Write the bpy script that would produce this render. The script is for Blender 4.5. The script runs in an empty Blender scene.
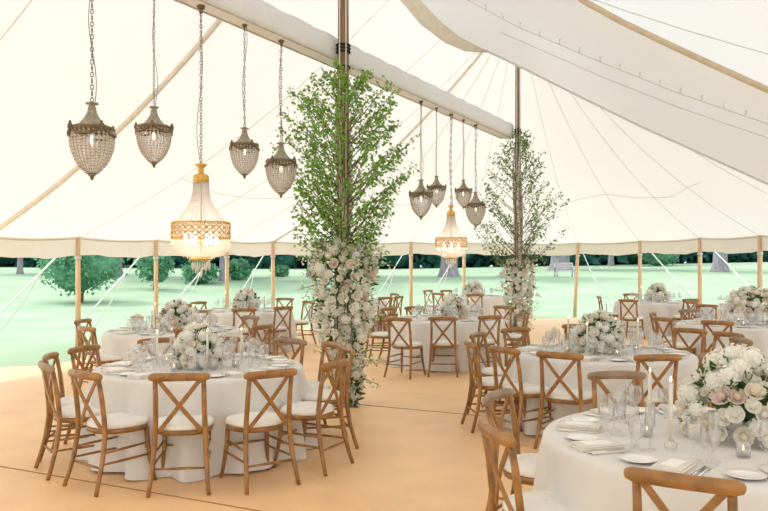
import bpy, math, random
from mathutils import Vector, Matrix
random.seed(7)
PI = math.pi
SC = bpy.context.scene
COL = SC.collection
F = 747.0; HOR = 262.0; EYE = 1.69

def at(px, py, d):                       # a point of the place seen at (px, py), d metres ahead
    return Vector(((px-384)*d/F, d, EYE+(HOR-py)*d/F))
def on(px, py, z):                       # the same for a known height
    d = (EYE-z)*F/(py-HOR)
    return Vector(((px-384)*d/F, d, z))

# ------------------------------------------------------------------ materials
def mat(name, col, rough=0.6, spec=0.3, metal=0.0, var=0.08, scale=12.0, bump=0.0, bscale=60.0, trans=0.0, sheen=0.0, emit=None, es=0, stretch=None, col2=None):
    m = bpy.data.materials.new(name); m.use_nodes = True
    nt = m.node_tree; N = nt.nodes; L = nt.links
    for n in list(N): N.remove(n)
    out = N.new('ShaderNodeOutputMaterial'); b = N.new('ShaderNodeBsdfPrincipled')
    tc = N.new('ShaderNodeTexCoord'); src = tc.outputs['Object']
    if stretch:
        mp = N.new('ShaderNodeMapping'); mp.inputs['Scale'].default_value = stretch
        L.new(src, mp.inputs[0]); src = mp.outputs[0]
    no = N.new('ShaderNodeTexNoise'); no.inputs['Scale'].default_value = scale; no.inputs['Detail'].default_value = 4
    L.new(src, no.inputs['Vector'])
    mix = N.new('ShaderNodeMix'); mix.data_type = 'RGBA'
    c2 = col2 or tuple(max(0, c*(1-2*var)) for c in col)
    mix.inputs[6].default_value = (*c2, 1); mix.inputs[7].default_value = (*[min(1, c*(1+var*.5)) for c in col], 1)
    rm = N.new('ShaderNodeMapRange'); rm.inputs[1].default_value = .3; rm.inputs[2].default_value = .65
    L.new(no.outputs[0], rm.inputs[0]); L.new(rm.outputs[0], mix.inputs[0])
    L.new(mix.outputs[2], b.inputs['Base Color'])
    b.inputs['Roughness'].default_value = rough; b.inputs['Specular IOR Level'].default_value = spec
    b.inputs['Metallic'].default_value = metal
    if sheen: b.inputs['Sheen Weight'].default_value = sheen
    if bump:
        n2 = N.new('ShaderNodeTexNoise'); n2.inputs['Scale'].default_value = bscale; L.new(src, n2.inputs['Vector'])
        bp = N.new('ShaderNodeBump'); bp.inputs['Strength'].default_value = bump; bp.inputs['Distance'].default_value = .01
        L.new(n2.outputs[0], bp.inputs['Height']); L.new(bp.outputs[0], b.inputs['Normal'])
    if emit:
        b.inputs['Emission Color'].default_value = (*emit, 1); b.inputs['Emission Strength'].default_value = es
    sh = b.outputs[0]
    if trans:
        t = N.new('ShaderNodeBsdfTranslucent'); L.new(mix.outputs[2], t.inputs[0])
        ms = N.new('ShaderNodeMixShader'); ms.inputs[0].default_value = trans
        L.new(b.outputs[0], ms.inputs[1]); L.new(t.outputs[0], ms.inputs[2]); sh = ms.outputs[0]
    L.new(sh, out.inputs[0])
    return m
def glassy(name, tint, refl=.12, rough=.03, body=0.0):
    m = bpy.data.materials.new(name); m.use_nodes = True
    nt = m.node_tree; N = nt.nodes; L = nt.links
    for n in list(N): N.remove(n)
    out = N.new('ShaderNodeOutputMaterial')
    tr = N.new('ShaderNodeBsdfTransparent'); tr.inputs[0].default_value = (*tint, 1)
    gl = N.new('ShaderNodeBsdfGlossy'); gl.inputs['Roughness'].default_value = rough
    lw = N.new('ShaderNodeLayerWeight'); lw.inputs[0].default_value = .35
    no = N.new('ShaderNodeTexNoise'); no.inputs['Scale'].default_value = 30
    mr = N.new('ShaderNodeMapRange'); mr.inputs[3].default_value = refl; mr.inputs[4].default_value = .6
    L.new(lw.outputs['Facing'], mr.inputs[0])
    ad = N.new('ShaderNodeMath'); ad.operation = 'MULTIPLY_ADD'; ad.inputs[1].default_value = .1
    L.new(no.outputs[0], ad.inputs[0]); L.new(mr.outputs[0], ad.inputs[2])
    mx = N.new('ShaderNodeMixShader'); L.new(ad.outputs[0], mx.inputs[0]); L.new(tr.outputs[0], mx.inputs[1]); L.new(gl.outputs[0], mx.inputs[2])
    sh = mx.outputs[0]
    if body:
        df = N.new('ShaderNodeBsdfTranslucent'); df.inputs[0].default_value = (.95, .92, .9, 1)
        d2 = N.new('ShaderNodeBsdfDiffuse'); d2.inputs[0].default_value = (.95, .92, .9, 1)
        m3 = N.new('ShaderNodeMixShader'); L.new(df.outputs[0], m3.inputs[1]); L.new(d2.outputs[0], m3.inputs[2])
        m2 = N.new('ShaderNodeMixShader'); m2.inputs[0].default_value = body; L.new(sh, m2.inputs[1]); L.new(m3.outputs[0], m2.inputs[2]); sh = m2.outputs[0]
    L.new(sh, out.inputs[0]); return m

M = {}
M['wood'] = mat('chair_wood', (.36, .175, .045), .3, .6, var=.16, scale=11, bump=.03, bscale=40, col2=(.19, .085, .022))
M['woodgrey'] = mat('chair_wood_sky_reflection', (.36, .26, .18), .42, .5, scale=9, col2=(.24, .15, .09))  # same chair wood, with the sky's grey reflection put into the rail colour
M['pad'] = mat('ivory_seat_fabric', (.82, .80, .76), .85, .15, var=.03, bump=.1, bscale=200, sheen=.2)
M['linen'] = mat('pale_linen', (.82, .815, .80), .9, .1, var=.03, scale=5, bump=.12, bscale=220, sheen=.2, trans=.12)
M['napkin'] = mat('napkin_linen', (.74, .71, .65), .9, .1, var=.05, scale=20, bump=.15, bscale=250)
M['china'] = mat('white_china', (.86, .86, .86), .15, .5, var=.02)
M['card'] = mat('white_card', (.9, .89, .87), .7, .2, var=.02)
M['steel'] = mat('polished_steel', (.7, .69, .67), .2, .5, metal=1, var=.05)
M['glass'] = glassy('clear_glass', (.985, .985, .985), .05)
M['vaseglass'] = glassy('thick_clear_glass', (.96, .97, .97), .12)
M['wax'] = mat('ivory_wax', (.9, .86, .78), .5, .3, var=.03, trans=.2)
M['goldwax'] = mat('antique_brass', (.62, .42, .16), .35, .5, metal=.8, var=.15, scale=30)
M['flame'] = mat('candle_flame', (1, .8, .5), emit=(1, .72, .35), es=6)
M['bulb'] = mat('warm_bulb', (1, .85, .6), emit=(1, .88, .70), es=2.5)
M['bulb2'] = mat('chandelier_bulb', (1, .9, .75), emit=(1, .88, .72), es=16)
M['pole'] = mat('king_pole_wood', (.33, .20, .11), .6, .3, scale=5, stretch=(10, 10, .8), col2=(.19, .11, .06))
M['sidepole'] = mat('side_pole_pine', (.74, .52, .33), .55, .3, scale=5, stretch=(10, 10, .8), col2=(.62, .41, .25))
M['rope'] = mat('cream_rope', (.66, .64, .60), .9, .1, scale=80, bump=.3)
M['strap'] = mat('white_webbing', (.82, .82, .80), .8, .1, var=.04)
M['seam'] = mat('roof_webbing', (.74, .72, .66), .8, .1, var=.05)
M['hem'] = mat('tan_hem_canvas', (.76, .68, .56), .85, .1, var=.05, trans=.3)
M['black'] = mat('dark_strap', (.03, .03, .035), .7, .2)
M['chain'] = mat('aged_chain', (.30, .28, .27), .45, .5, metal=.6, var=.2)
M['cord'] = mat('grey_cord', (.25, .22, .26), .7, .2)
M['verdigris'] = mat('aged_zinc_cap', (.36, .34, .27), .6, .3, metal=.25, var=.2, scale=25, col2=(.25, .20, .13))
M['bronze'] = mat('dull_bronze', (.22, .16, .09), .5, .4, metal=.5, var=.25, scale=40)
M['wire'] = mat('rusty_wire', (.32, .25, .19), .6, .3, var=.2)
M['crystal'] = glassy('bead_crystal', (.96, .93, .92), .2, .15, body=.8)
M['clearcrystal'] = glassy('clear_bead_crystal', (.97, .96, .95), .2, .1, body=.78)
M['gold'] = mat('gilt_metal', (.80, .50, .14), .35, .5, metal=.75, var=.15, scale=60)
M['leaf'] = mat('birch_leaf', (.30, .50, .12), .55, .3, var=.25, scale=9, trans=.5, col2=(.15, .32, .06))
M['leaf2'] = mat('olive_leaf', (.22, .36, .12), .6, .3, var=.25, scale=9, trans=.35, col2=(.09, .16, .05))
M['green'] = mat('floral_foliage', (.10, .20, .05), .55, .35, var=.3, scale=15, trans=.2, col2=(.03, .08, .02))
M['bark'] = mat('birch_bark', (.78, .73, .66), .8, .2, scale=14, stretch=(1, 1, 3), col2=(.16, .12, .08))
M['twig'] = mat('brown_twig', (.18, .11, .07), .8, .2)
M['rosew'] = mat('ivory_petal', (.95, .93, .87), .6, .2, var=.03, scale=30, trans=.4)
M['rosec'] = mat('cream_petal', (.94, .88, .78), .6, .2, var=.04, scale=30, trans=.4)
M['roseb'] = mat('blush_petal', (.94, .80, .73), .6, .2, var=.05, scale=30, trans=.4)
M['rosep'] = mat('dusty_pink_petal', (.88, .62, .58), .6, .2, var=.06, scale=30, trans=.4)
M['hyd'] = mat('white_hydrangea_petal', (.96, .95, .90), .6, .2, var=.03, scale=40, trans=.4)
M['treegreen'] = mat('tree_foliage', (.10, .27, .17), .6, .2, var=.3, scale=1.3, trans=.3, col2=(.03, .12, .06))
M['treelight'] = mat('light_tree_foliage', (.17, .40, .22), .6, .2, var=.3, scale=2, trans=.35, col2=(.07, .22, .13))
M['treedark'] = mat('dark_wood_foliage', (.05, .17, .135), .8, .1, var=.3, scale=.6, trans=.1, col2=(.02, .085, .07))
M['trunk'] = mat('grey_tree_bark', (.30, .28, .30), .9, .1, var=.2, scale=3, stretch=(3, 3, .6), bump=.4, bscale=5)
M['benchw'] = mat('weathered_bench_wood', (.55, .50, .52), .8, .2)
M['urn'] = mat('white_stone_urn', (.82, .82, .82), .6, .3, var=.03)

def canvas(name, col, tr, wr=.25):
    m = bpy.data.materials.new(name); m.use_nodes = True
    nt = m.node_tree; N = nt.nodes; L = nt.links
    for n in list(N): N.remove(n)
    out = N.new('ShaderNodeOutputMaterial'); d = N.new('ShaderNodeBsdfDiffuse'); t = N.new('ShaderNodeBsdfTranslucent')
    tc = N.new('ShaderNodeTexCoord')
    no = N.new('ShaderNodeTexNoise'); no.inputs['Scale'].default_value = 1.2; L.new(tc.outputs['Object'], no.inputs[0])
    mx = N.new('ShaderNodeMix'); mx.data_type = 'RGBA'; mx.inputs[6].default_value = (*[c*.97 for c in col], 1); mx.inputs[7].default_value = (*col, 1)
    L.new(no.outputs[0], mx.inputs[0]); L.new(mx.outputs[2], d.inputs[0]); L.new(mx.outputs[2], t.inputs[0])
    n2 = N.new('ShaderNodeTexNoise'); n2.inputs['Scale'].default_value = 3; n2.inputs['Distortion'].default_value = 1.5; L.new(tc.outputs['Object'], n2.inputs[0])
    bp = N.new('ShaderNodeBump'); bp.inputs['Strength'].default_value = wr; bp.inputs['Distance'].default_value = .05; L.new(n2.outputs[0], bp.inputs['Height'])
    L.new(bp.outputs[0], d.inputs['Normal'])
    ms = N.new('ShaderNodeMixShader'); ms.inputs[0].default_value = tr
    L.new(d.outputs[0], ms.inputs[1]); L.new(t.outputs[0], ms.inputs[2]); L.new(ms.outputs[0], out.inputs[0]); return m
M['roof'] = canvas('sailcloth_roof', (.935, .94, .95), .225, .1)
M['swag'] = canvas('sailcloth_swag', (.90, .93, .96), .58, .15)
M['val'] = canvas('valance_cloth', (.76, .68, .60), .24, .3)
M['wrap'] = canvas('truss_wrap_cloth', (.90, .91, .93), .35, .9)

def floor_mat():
    m = mat('coir_matting', (.92, .60, .32), .42, .5, var=.06, scale=2.2, col2=(.84, .535, .285))
    nt = m.node_tree; N = nt.nodes; L = nt.links
    b = [n for n in N if n.type == 'BSDF_PRINCIPLED'][0]
    tc = [n for n in N if n.type == 'TEX_COORD'][0]
    w = N.new('ShaderNodeTexNoise'); w.inputs['Scale'].default_value = 160; L.new(tc.outputs['Object'], w.inputs[0])
    mp = N.new('ShaderNodeMapping'); mp.inputs['Rotation'].default_value = (0, 0, math.radians(28.6)); mp.inputs['Scale'].default_value = (.8, 26, 1)
    L.new(tc.outputs['Object'], mp.inputs[0])
    w2 = N.new('ShaderNodeTexNoise'); w2.inputs['Scale'].default_value = 1; w2.inputs['Detail'].default_value = 3; L.new(mp.outputs[0], w2.inputs[0])
    ad = N.new('ShaderNodeMath'); ad.operation = 'ADD'; L.new(w.outputs[0], ad.inputs[0]); L.new(w2.outputs[0], ad.inputs[1])
    bp = N.new('ShaderNodeBump'); bp.inputs['Strength'].default_value = .35; bp.inputs['Distance'].default_value = .008
    L.new(ad.outputs[0], bp.inputs['Height']); L.new(bp.outputs[0], b.inputs['Normal'])
    return m
M['floor'] = floor_mat()
M['lawn'] = mat('mown_grass', (.34, .43, .30), .9, .05, var=.12, scale=.35, bump=.3, bscale=12, col2=(.27, .385, .25))

# ------------------------------------------------------------------ mesh building
class MB:
    def __init__(s): s.v = []; s.f = []
    def add(s, vs, fs):
        o = len(s.v); s.v.extend([tuple(v) for v in vs]); s.f.extend([tuple(i+o for i in f) for f in fs])
    def box(s, c, size, R=None):
        hx, hy, hz = size[0]/2, size[1]/2, size[2]/2
        vs = [Vector((x, y, z)) for x in (-hx, hx) for y in (-hy, hy) for z in (-hz, hz)]
        if R: vs = [R @ v for v in vs]
        vs = [v+Vector(c) for v in vs]
        s.add(vs, [(0, 1, 3, 2), (4, 6, 7, 5), (0, 4, 5, 1), (2, 3, 7, 6), (0, 2, 6, 4), (1, 5, 7, 3)])
    def tube(s, pts, r, n=8, up=None, cap=True, ry=None):
        pts = [Vector(p) for p in pts]; k = len(pts)
        rs = r if isinstance(r, (list, tuple)) else [r]*k
        ry = ry if ry is not None else 1.0
        vs = []; U = Vector(up) if up else None; prev = None
        for i, p in enumerate(pts):
            t = (pts[min(i+1, k-1)]-pts[max(i-1, 0)]).normalized()
            if U is not None: a = (U-t*U.dot(t)).normalized()
            else:
                ref = prev if prev is not None else (Vector((0, 0, 1)) if abs(t.z) < .9 else Vector((1, 0, 0)))
                a = (ref-t*ref.dot(t)).normalized(); prev = a
            b = t.cross(a)
            for j in range(n):
                an = 2*PI*j/n
                vs.append(p+a*(math.cos(an)*rs[i])+b*(math.sin(an)*rs[i]*ry))
        fs = [(i*n+j, i*n+(j+1) % n, (i+1)*n+(j+1) % n, (i+1)*n+j) for i in range(k-1) for j in range(n)]
        if cap: fs += [tuple(range(n-1, -1, -1)), tuple((k-1)*n+j for j in range(n))]
        s.add(vs, fs)
    def lathe(s, prof, n=16, c=(0, 0, 0), cap=False):
        vs = []; k = len(prof)
        for r, z in prof:
            for j in range(n):
                a = 2*PI*j/n; vs.append((c[0]+r*math.cos(a), c[1]+r*math.sin(a), c[2]+z))
        fs = [(i*n+j, i*n+(j+1) % n, (i+1)*n+(j+1) % n, (i+1)*n+j) for i in range(k-1) for j in range(n)]
        if cap: fs += [tuple(range(n-1, -1, -1)), tuple((k-1)*n+j for j in range(n))]
        s.add(vs, fs)
    def ball(s, c, r, n=8, m=5, sz=(1, 1, 1)):
        vs = []; c = Vector(c)
        for i in range(m+1):
            th = PI*i/m
            for j in range(n):
                a = 2*PI*j/n; vs.append(c+Vector((sz[0]*r*math.sin(th)*math.cos(a), sz[1]*r*math.sin(th)*math.sin(a), sz[2]*r*math.cos(th))))
        s.add(vs, [(i*n+j, (i+1)*n+j, (i+1)*n+(j+1) % n, i*n+(j+1) % n) for i in range(m) for j in range(n)])
    def octa(s, c, r, h):
        x, y, z = c
        s.add([(x+r, y, z), (x, y+r, z), (x-r, y, z), (x, y-r, z), (x, y, z+h), (x, y, z-h)],
              [(0, 1, 4), (1, 2, 4), (2, 3, 4), (3, 0, 4), (1, 0, 5), (2, 1, 5), (3, 2, 5), (0, 3, 5)])
    def leaf(s, c, size, rnd=random, aspect=.7, d=None):
        c = Vector(c)
        d = Vector(d) if d is not None else Vector((rnd.gauss(0, 1), rnd.gauss(0, 1), rnd.gauss(0, 1)))
        d = d.normalized(); q = Vector((rnd.gauss(0, 1), rnd.gauss(0, 1), rnd.gauss(0, 1)))
        w = d.cross(q).normalized()*size*aspect*.5; n = d.cross(w).normalized()*size*.12
        s.add([c, c+d*size*.45+w+n, c+d*size, c+d*size*.45-w+n, c+d*size*.5-n*.3], [(0, 1, 4), (1, 2, 4), (2, 3, 4), (3, 0, 4)])
    def torus(s, c, R, r, ax=None, n=8, m=5, sx=1.0):
        ax = ax or Matrix.Identity(3); c = Vector(c); vs = []
        for i in range(n):
            a = 2*PI*i/n
            for j in range(m):
                b = 2*PI*j/m
                v = Vector(((R+r*math.cos(b))*math.cos(a), (R+r*math.cos(b))*math.sin(a)*sx, r*math.sin(b)))
                vs.append(c+ax @ v)
        s.add(vs, [(i*m+j, ((i+1) % n)*m+j, ((i+1) % n)*m+(j+1) % m, i*m+(j+1) % m) for i in range(n) for j in range(m)])
    def mesh(s, name, m, smooth=True):
        me = bpy.data.meshes.new(name); me.from_pydata(s.v, [], s.f); me.materials.append(m)
        if smooth: me.polygons.foreach_set('use_smooth', [True]*len(me.polygons))
        me.update(); return me
    def build(s, name, m, parent=None, smooth=True):
        return link(name, s.mesh(name, m, smooth), parent)
def link(name, me, parent=None):
    o = bpy.data.objects.new(name, me); COL.objects.link(o)
    if parent: o.parent = parent
    return o
def tag(o, label=None, cat=None, group=None, kind=None):
    if label: o['label'] = label
    if cat: o['category'] = cat
    if group: o['group'] = group
    if kind: o['kind'] = kind
    return o
def empty(name, loc=(0, 0, 0), rz=0.0):
    o = bpy.data.objects.new(name, None); COL.objects.link(o); o.location = loc; o.rotation_euler = (0, 0, rz)
    o.empty_display_size = .1
    return o
def copy_tree(o, parent=None):
    c = o.copy(); COL.objects.link(c)
    if parent: c.parent = parent
    for ch in [x for x in o.children]: copy_tree(ch, c)
    return c
ORD = ['leftmost', 'second from the left', 'third from the left', 'fourth from the left', 'fifth from the left', 'sixth from the left', 'seventh from the left', 'eighth from the left', 'ninth from the left', 'tenth from the left', 'eleventh from the left', 'twelfth from the left', 'thirteenth from the left', 'fourteenth from the left', 'fifteenth from the left']

def sm(a, b, x):
    t = max(0, min(1, (x-a)/(b-a))); return t*t*(3-2*t)
# ------------------------------------------------------------------ axis of the marquee
P1 = Vector((-.48, 8.8)); P2 = Vector((2.58, 14.4)); AX = (P2-P1).normalized(); STEP = (P2-P1)
P0 = P1-STEP; PM = P0-STEP*.45
def gz(x, y):
    d = max(y, .1); r = x/d
    base = .75*sm(29, 46, y)
    return base + sm(46, 92, y)*(.1+1.7*max(0, min(.6, r))+.5*max(0, min(.6, -r)))-.03
def ground_at(px, py):
    d = 12.0
    while d < 130:
        x = (px-384)*d/F
        if EYE+(HOR-py)*d/F <= gz(x, d): return Vector((x, d, gz(x, d)))
        d += .2
    return Vector(((px-384)*d/F, d, gz((px-384)*d/F, d)))

# ------------------------------------------------------------------ setting: ground, floor
def build_lawn():
    b = MB(); xs = [-120+i*4 for i in range(61)]; ys = [-30+i*2.5 for i in range(67)]
    vs = [(x, y, gz(x, y)) for y in ys for x in xs]; n = len(xs)
    b.add(vs, [(j*n+i, j*n+i+1, (j+1)*n+i+1, (j+1)*n+i) for j in range(len(ys)-1) for i in range(n-1)])
    tag(b.build('lawn', M['lawn']), kind='structure')
build_lawn()
fl = [(-11, 10.9), (-6.5, 11.9), (-5.45, 12.2), (-5.2, 13.6), (-4.9, 15.2), (-4.3, 16.7), (-3.2, 18.2), (-1.8, 19.4), (0, 20.6), (1.8, 21.7), (3.6, 22.2), (6.0, 22.4), (7.2, 20.6), (8.1, 18), (8.6, 15), (9, 10), (8.6, 4), (7.6, -1), (3, -4), (-4, -5), (-10, -3), (-12, 4)]
b = MB(); k = len(fl)
b.add([(x, y, 0) for x, y in fl]+[(x, y, -.03) for x, y in fl], [tuple(range(k-1, -1, -1))]+[(i, (i+1) % k, k+(i+1) % k, k+i) for i in range(k)])
fo = b.build('floor', M['floor'], smooth=False); tag(fo, kind='structure')
# joins between the lengths of matting: narrow raised taped edges running across the tent
PERP = Vector((AX.y, -AX.x))
b = MB()
c0 = on(110, 485.5, 0)
for q in range(-1, 5):
    a = Vector((c0.x, c0.y))+AX*(q*3.66)
    dd = Vector((1.66, -.79)).normalized()
    p, r = a-dd*(5.5 if q < 1 else 2.5), a+dd*9
    R = Matrix.Rotation(math.atan2(dd.y, dd.x), 3, 'Z')
    mid = (p+r)/2
    if q in (0, 1, 2): b.box((mid.x, mid.y, .002), ((r-p).length, .012, .004), R)
sj = b.build('matting_join', mat('matting_seam', (.40, .22, .10), .9, .1), fo, smooth=False)

# ------------------------------------------------------------------ tent roof
EP = [(-15, 12.2, 237), (78, 14.5, 238), (156, 16.6, 241), (227, 18.3, 242), (273, 19.6, 242.5), (345, 20.6, 243), (411, 21.6, 243), (464, 22.6, 243.5), (519, 23.2, 244), (578, 23.0, 244), (640, 21.0, 242), (700, 18.8, 239), (760, 16.6, 236.5)]
eave = [at(x, y-1.5, d) for x, d, y in EP]
nvis = len(eave)
rest = [(8.9, 14.0), (9.1, 11.2), (9.0, 8.4), (8.6, 5.6), (8.0, 2.8), (7.3, 0), (5.6, -2.6), (2.6, -4.4), (-.6, -5.6), (-4, -6.2), (-7.5, -6), (-10, -4), (-10.4, -1), (-9.9, 1.8), (-9.3, 4.6), (-8.5, 7.2), (-7.5, 9.8)]
allp = eave+[Vector((x, y, 2.22)) for x, y in rest]
NE = len(allp); SUB = 8
loop = []; idx_pole = []
for i in range(NE):
    p0, p1, p2, p3 = allp[i-1], allp[i], allp[(i+1) % NE], allp[(i+2) % NE]
    idx_pole.append(len(loop))
    for s in range(SUB):
        t = s/SUB
        q = .5*((2*p1)+(-p0+p2)*t+(2*p0-5*p1+4*p2-p3)*t*t+(-p0+3*p1-3*p2+p3)*t**3)
        q.z = p1.z*(1-t)+p2.z*t-.035*math.sin(PI*t)
        loop.append(q)
LN = len(loop)
def ridge(p):
    s = (Vector((p.x, p.y))-P0).dot(AX); L = STEP.length
    s = max(-.45*L, min(2*L, s)); c = P0+AX*s
    u = (s/L) % 1.0
    sag = .55*math.sin(PI*u)**2 if s > -.3*L else .3
    return Vector((c.x, c.y, 6.65-sag))
def roofpt(p, t):
    r = ridge(p); q = p.lerp(r, t); q.z = p.z+(r.z-p.z)*(.62*t+.38*t**2.4); return q
NT = 22
vs = []; fs = []
for i in range(LN):
    for j in range(NT): vs.append(roofpt(loop[i], (j/(NT-1))*.992))
for i in range(LN):
    for j in range(NT-1):
        a = i*NT+j; c = ((i+1) % LN)*NT+j; fs.append((a, c, c+1, a+1))
b = MB(); b.add(vs, fs)
ceil = b.build('ceiling', M['roof']); tag(ceil, 'cream sailcloth roof of the marquee', kind='structure')
# peak caps closing the top
b = MB()
caps = [ridge(loop[i]) for i in range(LN)]
for q in (P0, P1, P2):
    b.lathe([(.30, 6.50), (.12, 6.72), (.02, 6.75)], 12, (q.x, q.y, 0))
b.build('peak_collar', M['hem'], ceil)
# valance all round
vs = []; fs = []; zz = [0, -.04, -.18, -.36]
cx, cy = 0.5, 9
for i in range(LN):
    p = loop[i]; pn = loop[(i+1) % LN]; pp = loop[i-1]
    t = (pn-pp); nrm = Vector((t.y, -t.x, 0)).normalized()
    if nrm.dot(Vector((p.x-cx, p.y-cy, 0))) < 0: nrm = -nrm
    for j, z in enumerate(zz):
        wob = .02*math.sin(i*1.7)*j/3
        h = z if j < 3 else z+.02*math.sin(i*.79)+.012*math.sin(i*2.1)
        vs.append(p+nrm*(.02*j/3+wob)+Vector((0, 0, h)))
K = len(zz)
for i in range(LN):
    for j in range(K-1):
        a = i*K+j; c = ((i+1) % LN)*K+j; fs.append((a, a+1, c+1, c))
b = MB(); b.add(vs, fs); tag(b.build('valance', M['val'], ceil), 'beige valance hanging from the eaves')
# hem rope along the eave
b = MB(); b.tube([p+Vector((0, 0, -.035)) for p in loop]+[loop[0]+Vector((0, 0, -.035))], .012, 5, cap=False); b.build('eave_cord', M['hem'], ceil)
# seams from each pole to the ridge
for i in range(NE):
    p = allp[i]
    wide = i in (0, 4)
    pts = [roofpt(p, t/14*.97)+Vector((0, 0, -.03)) for t in range(15)]
    b = MB()
    if i == 0: b.tube(pts, .055, 8, ry=.5); b.build('roof_strap', M['seam'], ceil)
    elif i == 4: b.tube(pts, .035, 8, ry=.5); b.build('roof_strap', M['seam'], ceil)
    else: b.tube(pts, .0055, 5); b.build('roof_seam', M['seam'], ceil)
# two horizontal seams running round the roof panels
for tt in (.33,):
    b = MB(); b.tube([roofpt(loop[i], tt+.03*math.sin(i*2*PI/24))+Vector((0, 0, -.02)) for i in range(8, 100)], .005, 4); b.build('roof_seam', M['rope'], ceil)

# swag of sailcloth hanging under the right slope
far = [(380, -70, 10.6), (402, -28, 10.5), (420, 0, 10.4), (440, 21, 10.3), (460, 37, 10.15), (485, 50, 10), (525, 69, 9.9), (575, 94, 9.8), (640, 126, 9.6), (700, 153, 9.4), (768, 184, 9.2), (860, 214, 9.2), (960, 228, 9.6)]
near = [(470, -150, 6.4), (495, -110, 6.4), (512, -82, 6.4), (528, -60, 6.4), (545, -40, 6.4), (562, -20, 6.4), (582, 0, 6.4), (622, 22, 6.3), (668, 44, 6.2), (715, 66, 6.1), (768, 90, 6.0), (900, 140, 6.0), (1060, 180, 6.3)]
NV = 14; vs = []; fs = []
for a, c in zip(far, near):
    A = at(*a); C_ = at(*c)
    for j in range(NV):
        t = j/(NV-1); q = A.lerp(C_, t); q.z += .16*math.sin(PI*t); vs.append(q)
for i in range(len(far)-1):
    for j in range(NV-1):
        a = i*NV+j; fs.append((a, a+1, a+1+NV, a+NV))
b = MB(); b.add(vs, fs); sw = b.build('fabric_swag', M['swag'])
tag(sw, 'wide white fabric swag sweeping down under the roof at upper right', 'fabric drape')
# tan hems of the swag
hemo = [(360, -60, 10.5), (383, -25, 10.4), (400, 0, 10.3), (421, 25, 10.2), (445, 43, 10.05), (465, 51.5, 9.95), (486, 50.5, 9.9)]
vs = []; fs = []
for i, h in enumerate(hemo):
    A = at(*far[i][:2], far[i][2]) if i < 6 else at(*far[5]); B = at(*h)
    if i == 6: A = at(490, 52, 10)
    vs += [A, A.lerp(B, .5)+Vector((0, 0, -.02)), B]
for i in range(len(hemo)-1):
    for j in range(2): a = i*3+j; fs.append((a, a+1, a+4, a+3))
b = MB(); b.add(vs, fs); o = b.build('curved_hem', M['hem'], sw); o['label'] = 'tan curved hem'
b = MB(); b.tube([at(x, y, d-.02) for x, y, d in near], .028, 8, ry=.6); o = b.build('edge_hem', M['hem'], sw); o['label'] = 'tan edge binding'
b = MB(); b.tube([at(x, y, d-.02) for x, y, d in far[5:]], .018, 6); b.build('edge_cord', M['swag'], sw)
def swagpt(u, v):
    i = int(u); fu = u-i; i2 = min(i+1, len(far)-1)
    A = at(*far[i]).lerp(at(*far[i2]), fu); C_ = at(*near[i]).lerp(at(*near[i2]), fu)
    q = A.lerp(C_, v); q.z += .16*math.sin(PI*v); return q
def fairy(pix, name, lab, bulbs):
    pts = [at(x, y, d) for x, y, d in pix]; e = empty(name, pts[0])
    dense = []
    for i in range(len(pts)-1):
        for s in range(8): dense.append(pts[i].lerp(pts[i+1], s/8)-pts[0])
    dense.append(pts[-1]-pts[0])
    b = MB(); b.tube(dense, .0035, 5); b.build('cable', M['rope'], e)
    if bulbs:
        for i in range(2, len(dense)-1, 2):
            b = MB(); p = dense[i]; b.tube([p, p+Vector((0, -.01, -.03 if i % 2 else .03))], .008, 6); b.ball(p+Vector((0, -.012, -.045 if i % 2 else .045)), .012); b.build('bulb', M['clearcrystal'], e)
    tag(e, lab, 'string lights' if bulbs else 'rope')
fairy([(452, -8, 8.0), (520, 28, 7.8), (600, 62, 7.5), (680, 94, 7.3), (768, 124, 7.0), (860, 150, 7.0)], 'fairy_light_string', 'thin string of small bulbs strung below the white swag at upper right', True)
fairy([(500, 32, 8.3), (600, 76, 8.0), (680, 108, 7.8), (768, 138, 7.6), (860, 160, 7.6)], 'rigging_rope', 'thin bare rope running just below the string of bulbs', False)
0 and fairy([(590, -8, 5.6), (660, 24, 5.6), (768, 64, 5.5), (860, 95, 5.5)], 'rigging_rope', 'thin rope above the tan edge of the swag in top right corner', False)

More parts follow.
